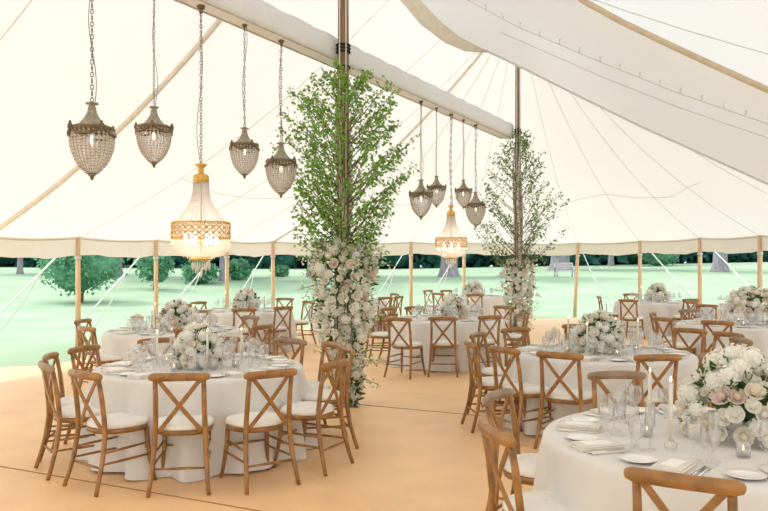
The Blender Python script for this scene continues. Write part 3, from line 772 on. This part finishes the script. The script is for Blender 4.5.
# ------------------------------------------------------------------ chair
def seat_outline(k, n=28):
    pts = []
    for i in range(n):
        a = 2*PI*i/n; c, s = math.cos(a), math.sin(a)
        x = math.copysign(abs(c)**.78, c)*.212; y = math.copysign(abs(s)**.78, s)*.205
        x *= 1+.09*(y/.2)*1; pts.append((x*k, y*k))
    return pts
def make_chair():
    e = empty('cross_back_chair'); W = M['wood']
    for s in (-1, 1):
        b = MB(); b.tube([(s*.215, -.305, 0), (s*.202, -.275, .10), (s*.190, -.238, .24), (s*.180, -.212, .42), (s*.176, -.214, .52), (s*.173, -.232, .68), (s*.172, -.262, .845)], [.0155, .017, .019, .020, .0195, .019, .0175], 10); b.build('rear_leg', W, e)
        b = MB(); b.tube([(s*.200, .205, 0), (s*.184, .178, .14), (s*.170, .158, .28), (s*.166, .150, .42)], [.014, .016, .0185, .020], 10); b.build('front_leg', W, e)
        b = MB(); pts = []
        for i in range(9):
            t = i/8; pts.append((s*(-.152+.302*t), -.262+.052*t-.018*math.sin(PI*t)-s*.006, .838-.385*t))
        b.tube(pts, .0175, 8, up=(0, -1, .1), ry=1) if False else None
        n = len(pts); vs = []
        for i, p in enumerate(pts):
            p = Vector(p); tt = (Vector(pts[min(i+1, n-1)])-Vector(pts[max(i-1, 0)])).normalized(); nn = Vector((0, -1, 0)); nn = (nn-tt*nn.dot(tt)).normalized(); w = tt.cross(nn)*.0165; h = nn*.0065
            vs += [p-w*.8-h, p+w*.8-h, p+w, p+w*.8+h, p-w*.8+h, p-w]
        b = MB(); b.add(vs, [(i*6+j, i*6+(j+1) % 6, (i+1)*6+(j+1) % 6, (i+1)*6+j) for i in range(n-1) for j in range(6)]+[(5, 4, 3, 2, 1, 0), tuple((n-1)*6+j for j in range(6))])
        b.build('cross_brace', W, e, smooth=False)
    b = MB(); pts = []; rr = []
    for i in range(17):
        t = i/16*2-1; pts.append((t*.212, -.262-.038*(1-t*t), .853+.006*(1-t*t))); rr.append(.031*(1-max(0, abs(t)-.86)**1.2*3.2))
    pts = [(-.219, -.260, .852)]+pts+[(.219, -.260, .852)]; rr = [.010]+rr+[.010]
    b.tube(pts, rr, 14, up=(0, 0, 1), ry=.68); b.build('top_rail', W, e)
    b = MB(); o = seat_outline(1.0); i_ = seat_outline(.86); n = len(o)
    rows = [[(x, y, .415) for x, y in i_], [(x*.99, y*.99, .412) for x, y in o], [(x*1.01, y*1.01, .43) for x, y in o], [(x, y, .448) for x, y in o], [(x, y, .45) for x, y in i_]]
    vs = [v for r in rows for v in r]; b.add(vs, [(a*n+j, a*n+(j+1) % n, (a+1)*n+(j+1) % n, (a+1)*n+j) for a in range(4) for j in range(n)]); b.build('seat_frame', W, e)
    b = MB(); rows = []
    for k, z in ((.90, .446), (1.0, .452), (1.015, .464), (.99, .480), (.93, .491), (.75, .499), (.4, .503), (.02, .504)):
        rows.append([(x, y, z) for x, y in seat_outline(k)])
    vs = [v for r in rows for v in r]; b.add(vs, [(a*n+j, a*n+(j+1) % n, (a+1)*n+(j+1) % n, (a+1)*n+j) for a in range(len(rows)-1) for j in range(n)]); b.build('seat_pad', M['pad'], e)
    def st(p, q, r=.0095):
        b = MB(); p = Vector(p); q = Vector(q); b.tube([p, p.lerp(q, .5), q], [r*.8, r*1.15, r*.8], 8); b.build('stretcher', W, e)
    for s in (-1, 1): st((s*.192, -.245, .21), (s*.178, .170, .21)); st((s*.186, -.232, .29), (s*.172, .160, .30))
    st((-.194, -.250, .185), (.194, -.250, .185)); st((-.172, .160, .26), (.172, .160, .26))
    return e
chair0 = make_chair()
GREY = {}
def grey_copy(e):
    for c in e.children:
        if c.name.startswith('top_rail'):
            if 'm' not in GREY:
                GREY['m'] = c.data.copy(); GREY['m'].materials[0] = M['woodgrey']
            c.data = GREY['m']
# (px of the middle of the top rail, py of its top, table, extra turn in degrees, label, grey)
CH = [
 (90, 372, 'A', -16, 'front-left corner chair at left front table, its whole frame in view', 0),
 (179, 373.5, 'A', 0, 'chair with its back square to us, front centre of left front table', 0),
 (272, 370.5, 'A', 0, 'chair front-right of the left front table, back turned slightly', 0),
 (337, 361, 'A', 0, 'nearest of three side-on chairs right of the left front table', 0),
 (349, 349, 'A', 10, 'middle one of three side-on chairs right of left front table', 0),
 (332, 343, 'A', 0, 'farthest of three side-on chairs right of left front table', 0),
 (289, 340, 'A', 0, 'chair facing us behind right part of the left front table', 1),
 (219, 338, 'A', 0, 'chair hidden behind the flowers at back of left front table', 0),
 (158, 338.5, 'A', 0, 'chair facing us behind glasses at back of left front table', 0),
 (45, 363, 'A', 0, 'leftmost chair in view, seen edge-on beside left front table', 1),
 (58, 354, 'A', 0, 'angled chair just behind the leftmost chair', 0),
 (88, 347, 'A', 0, 'chair at back-left of left front table by the matting edge', 0),
 (191, 328, 'H', 0, 'chair on near side of second left table, behind white flowers', 0),
 (89, 326.5, 'H', 0, 'chair at left side of second left table, nearer one', 0),
 (82, 319.5, 'H', 0, 'chair at left side of second left table, farther one', 0),
 (241, 316.5, 'H', 0, 'greyish chair at back-right of second left table', 1),
 (264, 325, 'H', 0, 'half-hidden chair at the right side of second left table', 0),
 (199, 310, 'I', 0, 'chair at near-left of third left table by the lawn', 1),
 (205, 302, 'I', 0, 'chair at far-left of third left table against the lawn', 0),
 (181, 304, 'H', 0, 'small chair corner behind the flowers of second left table', 0),
 (244, 308.5, 'I', 0, 'chair in front of third left table flowers, back to us', 0),
 (284, 306.5, 'I', 0, 'chair at near-right of third left table, full cross visible', 0),
 (285, 298, 'I', 0, 'pale chair at far side of third left table', 1),
 (309, 301, 'I', 0, 'side-on chair right of third left table beside the flower column', 0),
 (386, 297, 'J', 0, 'far chair facing column, topmost rail left of tall side pole', 0),
 (395, 293.5, 'J', 0, 'edge-on chair against the lawn, left one of two', 0),
 (399.5, 296, 'J', 0, 'edge-on chair against the lawn, right one of two', 0),
 (359, 298, 'J', 0, 'chair glimpsed between stems of the near flower column', 0),
 (375, 309, 'D', 0, 'side-on chair right beside the near flower column', 0),
 (386, 308.5, 'D', 0, 'chair at left of the table between columns, farther one', 0),
 (398, 317.5, 'D', 0, 'chair at near-left of the table between columns, whole frame visible', 0),
 (443, 317, 'D', 0, 'chair square to us in front of table between the columns', 0),
 (489, 315.5, 'D', 0, 'chair at near-right of the table between the columns', 0),
 (419, 307, 'D', 0, 'chair at far-left of the table between the columns', 0),
 (504, 306, 'D', 0, 'chair facing us at far-right of table between the columns', 0),
 (528, 311, 'D', 0, 'edge-on chair beneath the far flower column', 0),
 (475, 294, 'E', 0, 'small far chair with its back to us at the farthest table', 0),
 (437, 293, 'E', 0, 'far chair at near-left of the farthest table', 0),
 (428.5, 290, 'E', 0, 'edge-on far chair standing against the lawn left of farthest table', 0),
 (445, 290, 'E', 0, 'far chair at back-left of the farthest table', 0),
 (557, 352.5, 'C', 0, 'chair front-left of middle right table, back square to us', 0),
 (641, 350, 'C', 0, 'chair front-right of middle right table behind the candle', 0),
 (515, 328, 'C', 0, 'chair facing us at far-left of middle right table', 0),
 (501, 347, 'C', 0, 'chair at near-left of middle right table, angled back', 0),
 (477, 333, 'C', 0, 'farther of two chairs beside left edge of middle right table', 0),
 (472, 342, 'C', 0, 'edge-on chair at left of middle right table', 0),
 (579, 324.5, 'C', 0, 'chair behind the flowers at back of middle right table', 0),
 (706, 351, 'C', 0, 'grey-railed chair right of middle right table behind white roses', 1),
 (692, 329, 'C', 0, 'chair at back-right of the middle right table', 0),
 (727, 332.5, 'C', 0, 'side-on orange-lit chair right of middle right table', 0),
 (742, 338.5, 'C', 0, 'grey edge-on chair near the cloth of right edge table', 1),
 (717, 321, 'F', 0, 'wide-railed chair in front of right edge table, back to us', 0),
 (690, 309.5, 'F', 0, 'greyish chair at far-left of the right edge table', 1),
 (652, 312.5, 'F', 0, 'farther of two small chairs left of right edge table', 0),
 (662, 317.5, 'F', 0, 'nearer of two small chairs left of right edge table', 0),
 (628, 299.5, 'G', 0, 'chair at near-left of far right table, full cross visible', 0),
 (598.5, 296, 'G', 0, 'edge-on chair standing against the lawn left of far right table', 0),
 (631, 293.5, 'G', 0, 'chair at far side of the far right table', 0),
 (686, 298.5, 'G', 0, 'chair at near-right of the far right table', 0),
 (706, 304.5, 'K', 0, 'orange-lit chair left of the table behind right edge table', 0),
 (711, 301, 'K', 0, 'chair at far left of the table behind right edge table', 0),
 (690, 462, 'B', 0, 'close chair at bottom right, back filling the lower frame edge', 0),
 (496, 427, 'B', 0, 'nearest angled chair left of the right front corner table', 0),
 (503, 393, 'B', 0, 'second angled chair left of the right front corner table', 1),
 (616, 372, 'B', 0, 'chair behind glasses at back of right front corner table', 1),
 (772, 372, 'B', 0, 'chair behind the large roses at right edge', 0),
]
seats = []
for k, (px, py, t, turn, lab, gr) in enumerate(CH):
    R = on(px, py, .882); tx, ty = T[t]; u = Vector((tx-R.x, ty-R.y))
    dist = u.length; u.normalize()
    mn = 1.20
    if dist < mn: R.x, R.y = tx-u.x*mn, ty-u.y*mn; 
    o = chair0 if k == 0 else None
    if o is None: o = copy_tree(chair0)
    seats.append((o, Vector((R.x+u.x*.28, R.y+u.y*.28)), u, turn, lab, gr, t))
# nudge chairs that would stand in each other apart
for it in range(60):
    for i in range(len(seats)):
        for j in range(i):
            a, c = seats[i][1], seats[j][1]; d = a-c
            if 0 < d.length < .47:
                m_ = d.normalized()*(.47-d.length)*.5; a += m_; c -= m_
        a = seats[i][1]
        for tx, ty in T.values():
            d = a-Vector((tx, ty))
            if d.length < 1.0: a += d.normalized()*(1.0-d.length)
for o, p, u, turn, lab, gr, t in seats:
    tx, ty = T[t]; u = Vector((tx-p.x, ty-p.y)).normalized()
    o.location = (p.x, p.y, 0); o.rotation_euler = (0, 0, math.atan2(-u.x, u.y)+math.radians(turn))
    tag(o, lab, 'chair', 'cross back chairs round the tables')
    if gr: grey_copy(o)

# ------------------------------------------------------------------ tableware prototypes
def wine():
    b = MB(); b.lathe([(.036, 0), (.036, .003), (.006, .008), (.0045, .03), (.0045, .085), (.012, .095), (.032, .115), (.040, .145), (.038, .175), (.032, .205), (.0305, .205), (.036, .172), (.0375, .145), (.030, .117), (.008, .099)], 16); return b.mesh('wine_glass', M['glass'])
def goblet():
    b = MB(); b.lathe([(.038, 0), (.038, .003), (.009, .01), (.006, .04), (.010, .06), (.03, .072), (.042, .10), (.044, .13), (.041, .165), (.039, .165), (.042, .13), (.040, .10), (.028, .075)], 16); return b.mesh('water_goblet', M['glass'])
def flute():
    b = MB(); b.lathe([(.033, 0), (.033, .003), (.005, .008), (.004, .08), (.010, .095), (.022, .13), (.025, .18), (.022, .235), (.0205, .235), (.0235, .18), (.020, .13), (.006, .098)], 14); return b.mesh('champagne_flute', M['glass'])
def plate(r=.085):
    b = MB(); b.lathe([(0, .004), (r*.6, .004), (r*.72, .008), (r, .015), (r*1.01, .017), (r, .018), (r*.7, .011), (r*.58, .007), (0, .007)], 24); return b.mesh('side_plate', M['china'])
def nap():
    b = MB()
    w, l = .13, .24
    def layer(z, ww, ll, h, off):
        b.box((off[0], off[1], z+h/2), (ww, ll, h))
    # folded layers with soft edges
    n = 10
    for z, k, off in ((0, 1, (0, 0)), (.0075, .985, (.003, -.002)), (.015, .97, (-.002, .003))):
        prof = []
        for i in range(n):
            a = PI*i/(n-1)-PI/2; prof.append((w/2*k+.0035*math.cos(a), z+.00375+.00375*math.sin(a)))
        rows = []
        for y in (-l/2*k, -l/6, l/6, l/2*k):
            wob = .002*math.sin(y*40+z*300)
            rows.append([(x+off[0]+wob, y+off[1], zz) for x, zz in prof]+[(-x+off[0]+wob, y+off[1], zz) for x, zz in reversed(prof)])
        m_ = 2*n; b.add([v for r in rows for v in r], [(i*m_+j, i*m_+(j+1) % m_, (i+1)*m_+(j+1) % m_, (i+1)*m_+j) for i in range(3) for j in range(m_)]+[tuple(range(m_-1, -1, -1)), tuple(3*m_+j for j in range(m_))])
    return b.mesh('folded_napkin', M['napkin'], False)
def cardm():
    b = MB(); b.box((0, 0, .001), (.075, .15, .002)); return b.mesh('menu_card', M['card'], False)
def knife():
    b = MB(); b.tube([(0, -.11, .006), (0, -.02, .006), (0, .0, .005)], [.006, .0055, .004], 8, up=(0, 0, 1), ry=1.3)
    b.add([(-.003, 0, .004), (.008, .01, .004), (.010, .08, .004), (.002, .12, .004), (-.004, .11, .004), (-.003, 0, .006), (.008, .01, .0055), (.010, .08, .005), (.002, .12, .005), (-.004, .11, .006)], [(4, 3, 2, 1, 0), (5, 6, 7, 8, 9), (0, 1, 6, 5), (1, 2, 7, 6), (2, 3, 8, 7), (3, 4, 9, 8), (4, 0, 5, 9)])
    return b.mesh('knife', M['steel'], False)
def fork():
    b = MB(); b.tube([(0, -.10, .005), (0, .0, .008), (0, .05, .006)], [.006, .0035, .004], 8, up=(0, 0, 1), ry=1.2)
    b.box((0, .06, .006), (.022, .022, .002))
    for x in (-.0095, -.0032, .0032, .0095): b.tube([(x, .07, .006), (x, .11, .009)], [.0017, .001], 5)
    return b.mesh('fork', M['steel'], False)
PR = {'wine_glass': wine(), 'water_goblet': goblet(), 'champagne_flute': flute(), 'side_plate': plate(), 'folded_napkin': nap(), 'menu_card': cardm(), 'knife': knife(), 'fork': fork()}
items = {}
def put(kind, t, x, y, z, rz):
    o = link(kind, PR[kind]); o.location = (x, y, z); o.rotation_euler = (0, 0, rz)
    items.setdefault((kind, t), []).append(o)
def taper(t, x, y, h, holder='glass', flame=True, brass=False):
    e = empty('taper_candle', (x, y, ZT)); b = MB()
    if brass: b.lathe([(.045, 0), (.045, .006), (.01, .015), (.008, h*.45), (.018, h*.48), (.014, h*.52), (0, h*.52)], 12); z0 = h*.5; b.build('candlestick', M['goldwax'], e)
    else: b.lathe([(.03, 0), (.032, .03), (.016, .04), (.014, .05), (0, .05)], 12); z0 = .04; b.build('candle_holder', M['vaseglass'], e)
    b = MB(); b.tube([(0, 0, z0), (0, 0, z0+h*.5), (0, 0, h)], [.011, .0105, .009], 10); b.build('candle', M['wax'], e)
    b = MB(); b.tube([(0, 0, h), (0, 0, h+.008)], .0015, 4); b.build('wick', M['black'], e)
    if flame: b = MB(); b.lathe([(.001, h+.006), (.005, h+.014), (.004, h+.022), (.0005, h+.036)], 8); b.build('flame', M['flame'], e)
    items.setdefault(('taper_candle', t), []).append(e)
def votive(t, x, y, r=.033, h=.07):
    e = empty('votive_candle', (x, y, ZT)); b = MB(); b.lathe([(0, .001), (r*.9, .001), (r, .01), (r, h), (r*.93, h), (r*.92, .012), (0, .01)], 16); b.build('glass_cup', M['vaseglass'], e)
    b = MB(); b.lathe([(0, .012), (r*.85, .012), (r*.85, h*.5), (0, h*.5)], 14); b.build('candle', M['wax'], e)
    b = MB(); b.lathe([(.001, h*.5), (.004, h*.5+.008), (.0005, h*.5+.025)], 8); b.build('flame', M['flame'], e)
    items.setdefault(('votive_candle', t), []).append(e)
# settings: (table, count, start angle, three glasses?, cutlery?)
rs = random.Random(5)
for t, n, a0, full, cut in (('A', 12, .1, 3, 1), ('B', 10, .25, 3, 1), ('C', 10, .45, 3, 1), ('D', 10, .2, 3, 0), ('F', 10, .1, 3, 0), ('H', 10, .3, 3, 0), ('I', 8, .2, 2, 0), ('E', 8, .1, 2, 0), ('G', 8, .3, 2, 0), ('J', 8, 0, 2, 0), ('K', 8, .2, 2, 0)):
    tx, ty = T[t]
    for i in range(n):
        a = a0+2*PI*i/n; ca, sa = math.cos(a), math.sin(a)
        def pt(r, off):       # off to the diner's right (tangential)
            return tx+r*ca-off*sa, ty+r*sa+off*ca
        rz = a+PI/2          # local y points to the table centre
        x, y = pt(.73, 0)
        if x/y > .56: continue
        put('folded_napkin', t, x, y, ZT, rz+rs.uniform(-.06, .06))
        if cut: put('menu_card', t, x, y, ZT+.0232, rz+rs.uniform(-.06, .06))
        x, y = pt(.72, -.165); put('side_plate', t, x, y, ZT, rz)
        if cut:
            x, y = pt(.73, .105); put('knife', t, x, y, ZT, rz); x, y = pt(.73, -.098) if False else pt(.73, .130); put('fork', t, x, y, ZT, rz)
        x, y = pt(.54, .02+rs.uniform(-.01, .01)); put('wine_glass', t, x, y, ZT, 0)
        x, y = pt(.50, .115+rs.uniform(-.01, .01)) if n < 12 else pt(.46, .09); put('champagne_flute', t, x, y, ZT, 0)
        if full == 3: x, y = pt(.57, .11 if n < 12 else .108); put('water_goblet', t, x, y, ZT, 0)
for t, ang in (('A', .4), ('B', 2.2), ('C', .9), ('D', .3), ('F', 2), ('H', 1), ('I', 0), ('E', .5), ('G', .2), ('J', 0), ('K', 0)):
    tx, ty = T[t]
    if t in ('D', 'I', 'E', 'G', 'J', 'K'): k = 2
    else: k = 4
    for q in range(k):
        a = ang+2*PI*q/k; r = .375
        taper(t, tx+r*math.cos(a)-(.045 if t == 'B' else 0), ty+r*math.sin(a), .30+.03*(q % 2), brass=(t in ('C', 'H') and q == 1))
        a += PI/k; votive(t, tx+r*math.cos(a), ty+r*math.sin(a))
# the centrepieces
cp = [('A', (-1.64, 6.62), .52, .40, 66, .060, 'creamy white hydrangea and rose centrepiece on the left front table', 0, ['hydrangea']*4+['white_rose']*3+['cream_rose']),
      ('B', (1.90, 3.98), .68, .46, 98, .062, 'large close centrepiece of ivory and blush roses at right', 0, ['white_rose']*9+['cream_rose']*5+['hydrangea']*4+['blush_rose']*2+['pink_rose']),
      ('C', (2.22, 7.75), .60, .44, 74, .062, 'white rose centrepiece with dark leaves on the middle right table', 0, None),
      ('D', (1.15, 12.3), .54, .42, 56, .066, 'white centrepiece on the table between the two flower columns', 0, None),
      ('E', (2.45, 20.3), .6, .45, 44, .08, 'far white centrepiece on the farthest table', 0, None),
      ('F', (5.55, 11.25), .80, .60, 84, .072, 'tall white rose arrangement in a white urn at right edge', 1, None),
      ('G', (6.4, 17.5), .62, .46, 44, .08, 'white and green centrepiece on the far right table', 0, None),
      ('H', (-2.85, 10.2), .54, .44, 60, .066, 'white centrepiece on the second left table', 0, None),
      ('I', (-2.65, 14.4), .62, .46, 50, .074, 'white centrepiece on the third left table by the lawn', 0, None),
      ('J', (-.85, 18.5), .6, .42, 40, .08, 'white centrepiece glimpsed behind the near flower column', 0, None),
      ('K', (7.6, 15.6), .6, .42, 40, .08, 'white centrepiece on far table behind the urn arrangement', 0, None)]
for i, (t, (x, y), W, H, n, br, lab, urn, kinds) in enumerate(cp):
    centrepiece((x, y, ZT), W, H, n, br, 50+i, lab, urn=bool(urn), kinds=kinds, leaves=190 if i < 3 else 110)
# ice bucket on the second left table
e = empty('wine_cooler', (-3.28, 9.93, ZT)); b = MB()
b.lathe([(.05, 0), (.055, .01), (.07, .12), (.085, .20), (.088, .205), (.082, .205), (.066, .12), (.05, .015), (0, .012)], 20); b.build('bucket', M['vaseglass'], e)
b = MB(); b.torus((0, 0, .205), .086, .005, n=24); b.build('rim', M['goldwax'], e)
tag(e, 'glass wine cooler with brass rim on the second left table', 'ice bucket')

KN = {'wine_glass': ('clear stemmed wine glass', 'glass'), 'water_goblet': ('clear water goblet', 'glass'), 'champagne_flute': ('slim champagne flute', 'glass'), 'side_plate': ('white china side plate', 'plate'),
      'folded_napkin': ('folded linen napkin', 'napkin'), 'menu_card': ('white menu card on a napkin', 'card'), 'knife': ('steel dinner knife', 'knife'), 'fork': ('steel dinner fork', 'fork'), 'taper_candle': ('ivory taper candle', 'candle'), 'votive_candle': ('small glass votive candle', 'candle')}
for (kind, t), os_ in items.items():
    os_.sort(key=lambda o: o.location.x/o.location.y)
    for i, o in enumerate(os_):
        tag(o, KN[kind][0]+', '+(ORD[i] if len(os_) > 1 else 'only one')+', '+TD[t], KN[kind][1], KN[kind][0]+' set on '+TD[t])

# ------------------------------------------------------------------ trees and shrubs on the lawn
def crown(c, R, H, nl, ls, rnd, m, parent, blobs=5, name='foliage'):
    b = MB()
    for k in range(blobs):
        a = rnd.uniform(0, 2*PI); q = Vector(c)+Vector((math.cos(a)*R*.45*rnd.random(), math.sin(a)*R*.45*rnd.random(), (k/blobs-.4)*H*.6))
        b.ball(q, 1, 10, 7, (R*.52, R*.52, H*.26))
    for i in range(nl):
        u = rnd.uniform(-1, 1); th = rnd.uniform(0, 2*PI); s = math.sqrt(1-u*u); k = rnd.uniform(.6, 1.04)*(1+.12*math.sin(5*th+4*u))
        p = Vector(c)+Vector((R*s*math.cos(th)*k, R*s*math.sin(th)*k, H/2*u*k))
        b.leaf(p, ls*rnd.uniform(.6, 1.3), rnd, .8)
    return b.build(name, m, parent, smooth=False)
def bigtree(px, py, wpx, lab, seed, leafm='treegreen', crown_r=5.5):
    rnd = random.Random(seed); g = ground_at(px, py); w = wpx*g.y/F/2
    e = empty('parkland_tree', g); b = MB()
    b.tube([(0, 0, -.2), (0, 0, .15), (0, 0, .6), (.05, 0, 2.5), (.1, .1, 5)], [w*1.7, w*1.35, w*1.08, w*.95, w*.8], 14)
    for k in range(5):
        a = k*1.3+.4; b.tube([(.1, .1, 3.4+.3*k), (1.2*math.cos(a), 1.2*math.sin(a), 5+.2*k), (2.6*math.cos(a), 2.6*math.sin(a), 6.3)], [w*.4, w*.3, w*.12], 8)
    b.build('trunk', M['trunk'], e)
    crown((0, 0, 7.2), crown_r, 5.5, 1500, .5, rnd, M[leafm], e)
    tag(e, lab, 'tree')
bigtree(20, 274, 5, 'slim grey tree trunk far off at the left edge', 61)
bigtree(116, 277, 11, 'broad grey trunk half hidden by the small round tree', 62, crown_r=4.5)
bigtree(223, 281, 7, 'tree trunk beside the shrubs behind the near chandelier', 63, crown_r=4.5)
bigtree(312, 277, 9, 'grey trunk glimpsed left of the near flower column', 64, crown_r=4.5)
bigtree(449, 277, 16, 'massive grey trunk right behind the distant chandelier', 65)
bigtree(560, 270, 18, 'broad pale trunk behind the garden bench', 66)
bigtree(611, 266, 5, 'thin far trunk between leaning pole and far right table', 67)
bigtree(720, 272, 13, 'broad grey trunk on the lawn at far right', 68)
# small round tree at left
def smalltree(px, py, w, h, lab, seed, m, stem=.45, nl=2600, ls=.16, name='small_tree'):
    rnd = random.Random(seed); g = ground_at(px, py); s = g.y/F; e = empty(name, g); W = w*s/2; Hh = h*s
    b = MB(); b.tube([(0, 0, -.05), (.02, 0, stem), (0, 0, stem+Hh*.5)], [.07, .055, .03], 8)
    for k in range(6):
        a = k*1.05; b.tube([(0, 0, stem+.1), (W*.6*math.cos(a), W*.6*math.sin(a), stem+Hh*.5)], [.03, .01], 5)
    b.build('trunk', M['twig'], e)
    crown((0, 0, stem+Hh*.5), W, Hh, nl, ls, rnd, M[m], e, blobs=4); tag(e, lab, 'tree' if stem > .2 else 'shrub')
smalltree(82, 303, 84, 62, 'small round green tree behind the first side pole', 71, 'treelight')
smalltree(154, 290, 34, 36, 'small tree with thin trunk behind the second side pole', 72, 'treelight', .35, 900, .2)
smalltree(200, 284, 36, 22, 'rounded shrub on the lawn left of the tree trunk', 73, 'treelight', .02, 900, .2, 'shrub')
smalltree(238, 280, 26, 20, 'rounded shrub on the lawn right of the tree trunk', 74, 'treelight', .02, 800, .2, 'shrub')
smalltree(660, 266, 36, 22, 'rounded pale green shrub by the far right side pole', 75, 'treelight', .02, 900, .25, 'shrub')
smalltree(280, 277, 16, 10, 'low shrub on the lawn left of the near flower column', 76, 'treelight', .02, 500, .25, 'shrub')
# bench
g = ground_at(565, 277); e = empty('garden_bench', g); s = 1.0
b = MB(); b.box((0, 0, .42), (1.3, .45, .05)); b.build('seat', M['benchw'], e)
b = MB()
for i in range(4): b.box((0, .24, .52+.12*i), (1.3, .03, .09))
for x in (-.63, .63): b.box((x, .24, .65), (.06, .05, .5))
b.build('backrest', M['benchw'], e)
for x in (-.6, .6):
    for y in (-.18, .22): b = MB(); b.box((x, y, .2), (.07, .06, .4)); b.build('leg', M['benchw'], e)
    b = MB(); b.box((x, .02, .62), (.07, .48, .04)); b.box((x, -.18, .5), (.06, .06, .2)); b.build('armrest', M['benchw'], e)
e.rotation_euler.z = .2
tag(e, 'weathered garden bench on the lawn left of the leaning pole', 'bench')
# belt of woodland beyond the lawn
rw = random.Random(9)
protos = []
NB = 30
for i in range(NB):
    x = -78+i*5.3+rw.uniform(-1, 1); y = 94+rw.uniform(-3, 5)
    if i < 3:
        e = empty('woodland_tree', (x, y, 0)); b = MB(); b.tube([(0, 0, -.2), (0, 0, 4)], [.35, .25], 8); b.build('trunk', M['trunk'], e)
        crown((0, 0, 4.6), 4.6, 10.0, 2200, 1.1, rw, M['treedark'], e, blobs=14)
        protos.append(e)
    else: e = copy_tree(protos[i % 3])
    e.location = (x, y, gz(x, y)-.1); e.rotation_euler.z = rw.uniform(0, 6)
    k = rw.uniform(1.05, 1.3); e.scale = (k, k, k)
    tag(e, 'dark dense tree in the woodland belt beyond the lawn, '+('number by place: ' if 0 else '')+ (ORD[i] if i < 15 else ORD[NB-1-i].replace('left', 'right').replace('leftmost', 'rightmost') if NB-1-i > 0 else 'rightmost'), 'tree', 'trees of the woodland belt')

# ------------------------------------------------------------------ light, camera
w = bpy.data.worlds.new('World'); SC.world = w; w.use_nodes = True
nt = w.node_tree; bg = nt.nodes['Background']
bg.inputs[0].default_value = (.90, .96, 1.0, 1); bg.inputs[1].default_value = 1.45
sun = bpy.data.lights.new('Sun', 'SUN'); sun.energy = 2.0; sun.angle = math.radians(6); sun.color = (1, .975, .94)
so = bpy.data.objects.new('Sun', sun); COL.objects.link(so)
so.rotation_euler = Vector((-.85, .45, 1.0)).normalized().to_track_quat('Z', 'Y').to_euler()
cam = bpy.data.cameras.new('Camera'); co = bpy.data.objects.new('Camera', cam); COL.objects.link(co)
co.location = (0, 0, EYE); co.rotation_euler = (PI/2, 0, 0); cam.sensor_width = 36; cam.lens = F/768*36; cam.shift_y = (HOR-255.5)/768
cam.clip_end = 400
SC.camera = co
vs_ = SC.view_settings; vs_.view_transform = 'Standard'; vs_.look = 'None'; vs_.gamma = 1; vs_.use_curve_mapping = False; vs_.exposure = 0.53
SC.cycles.max_bounces = 10; SC.cycles.diffuse_bounces = 6; SC.cycles.transparent_max_bounces = 24
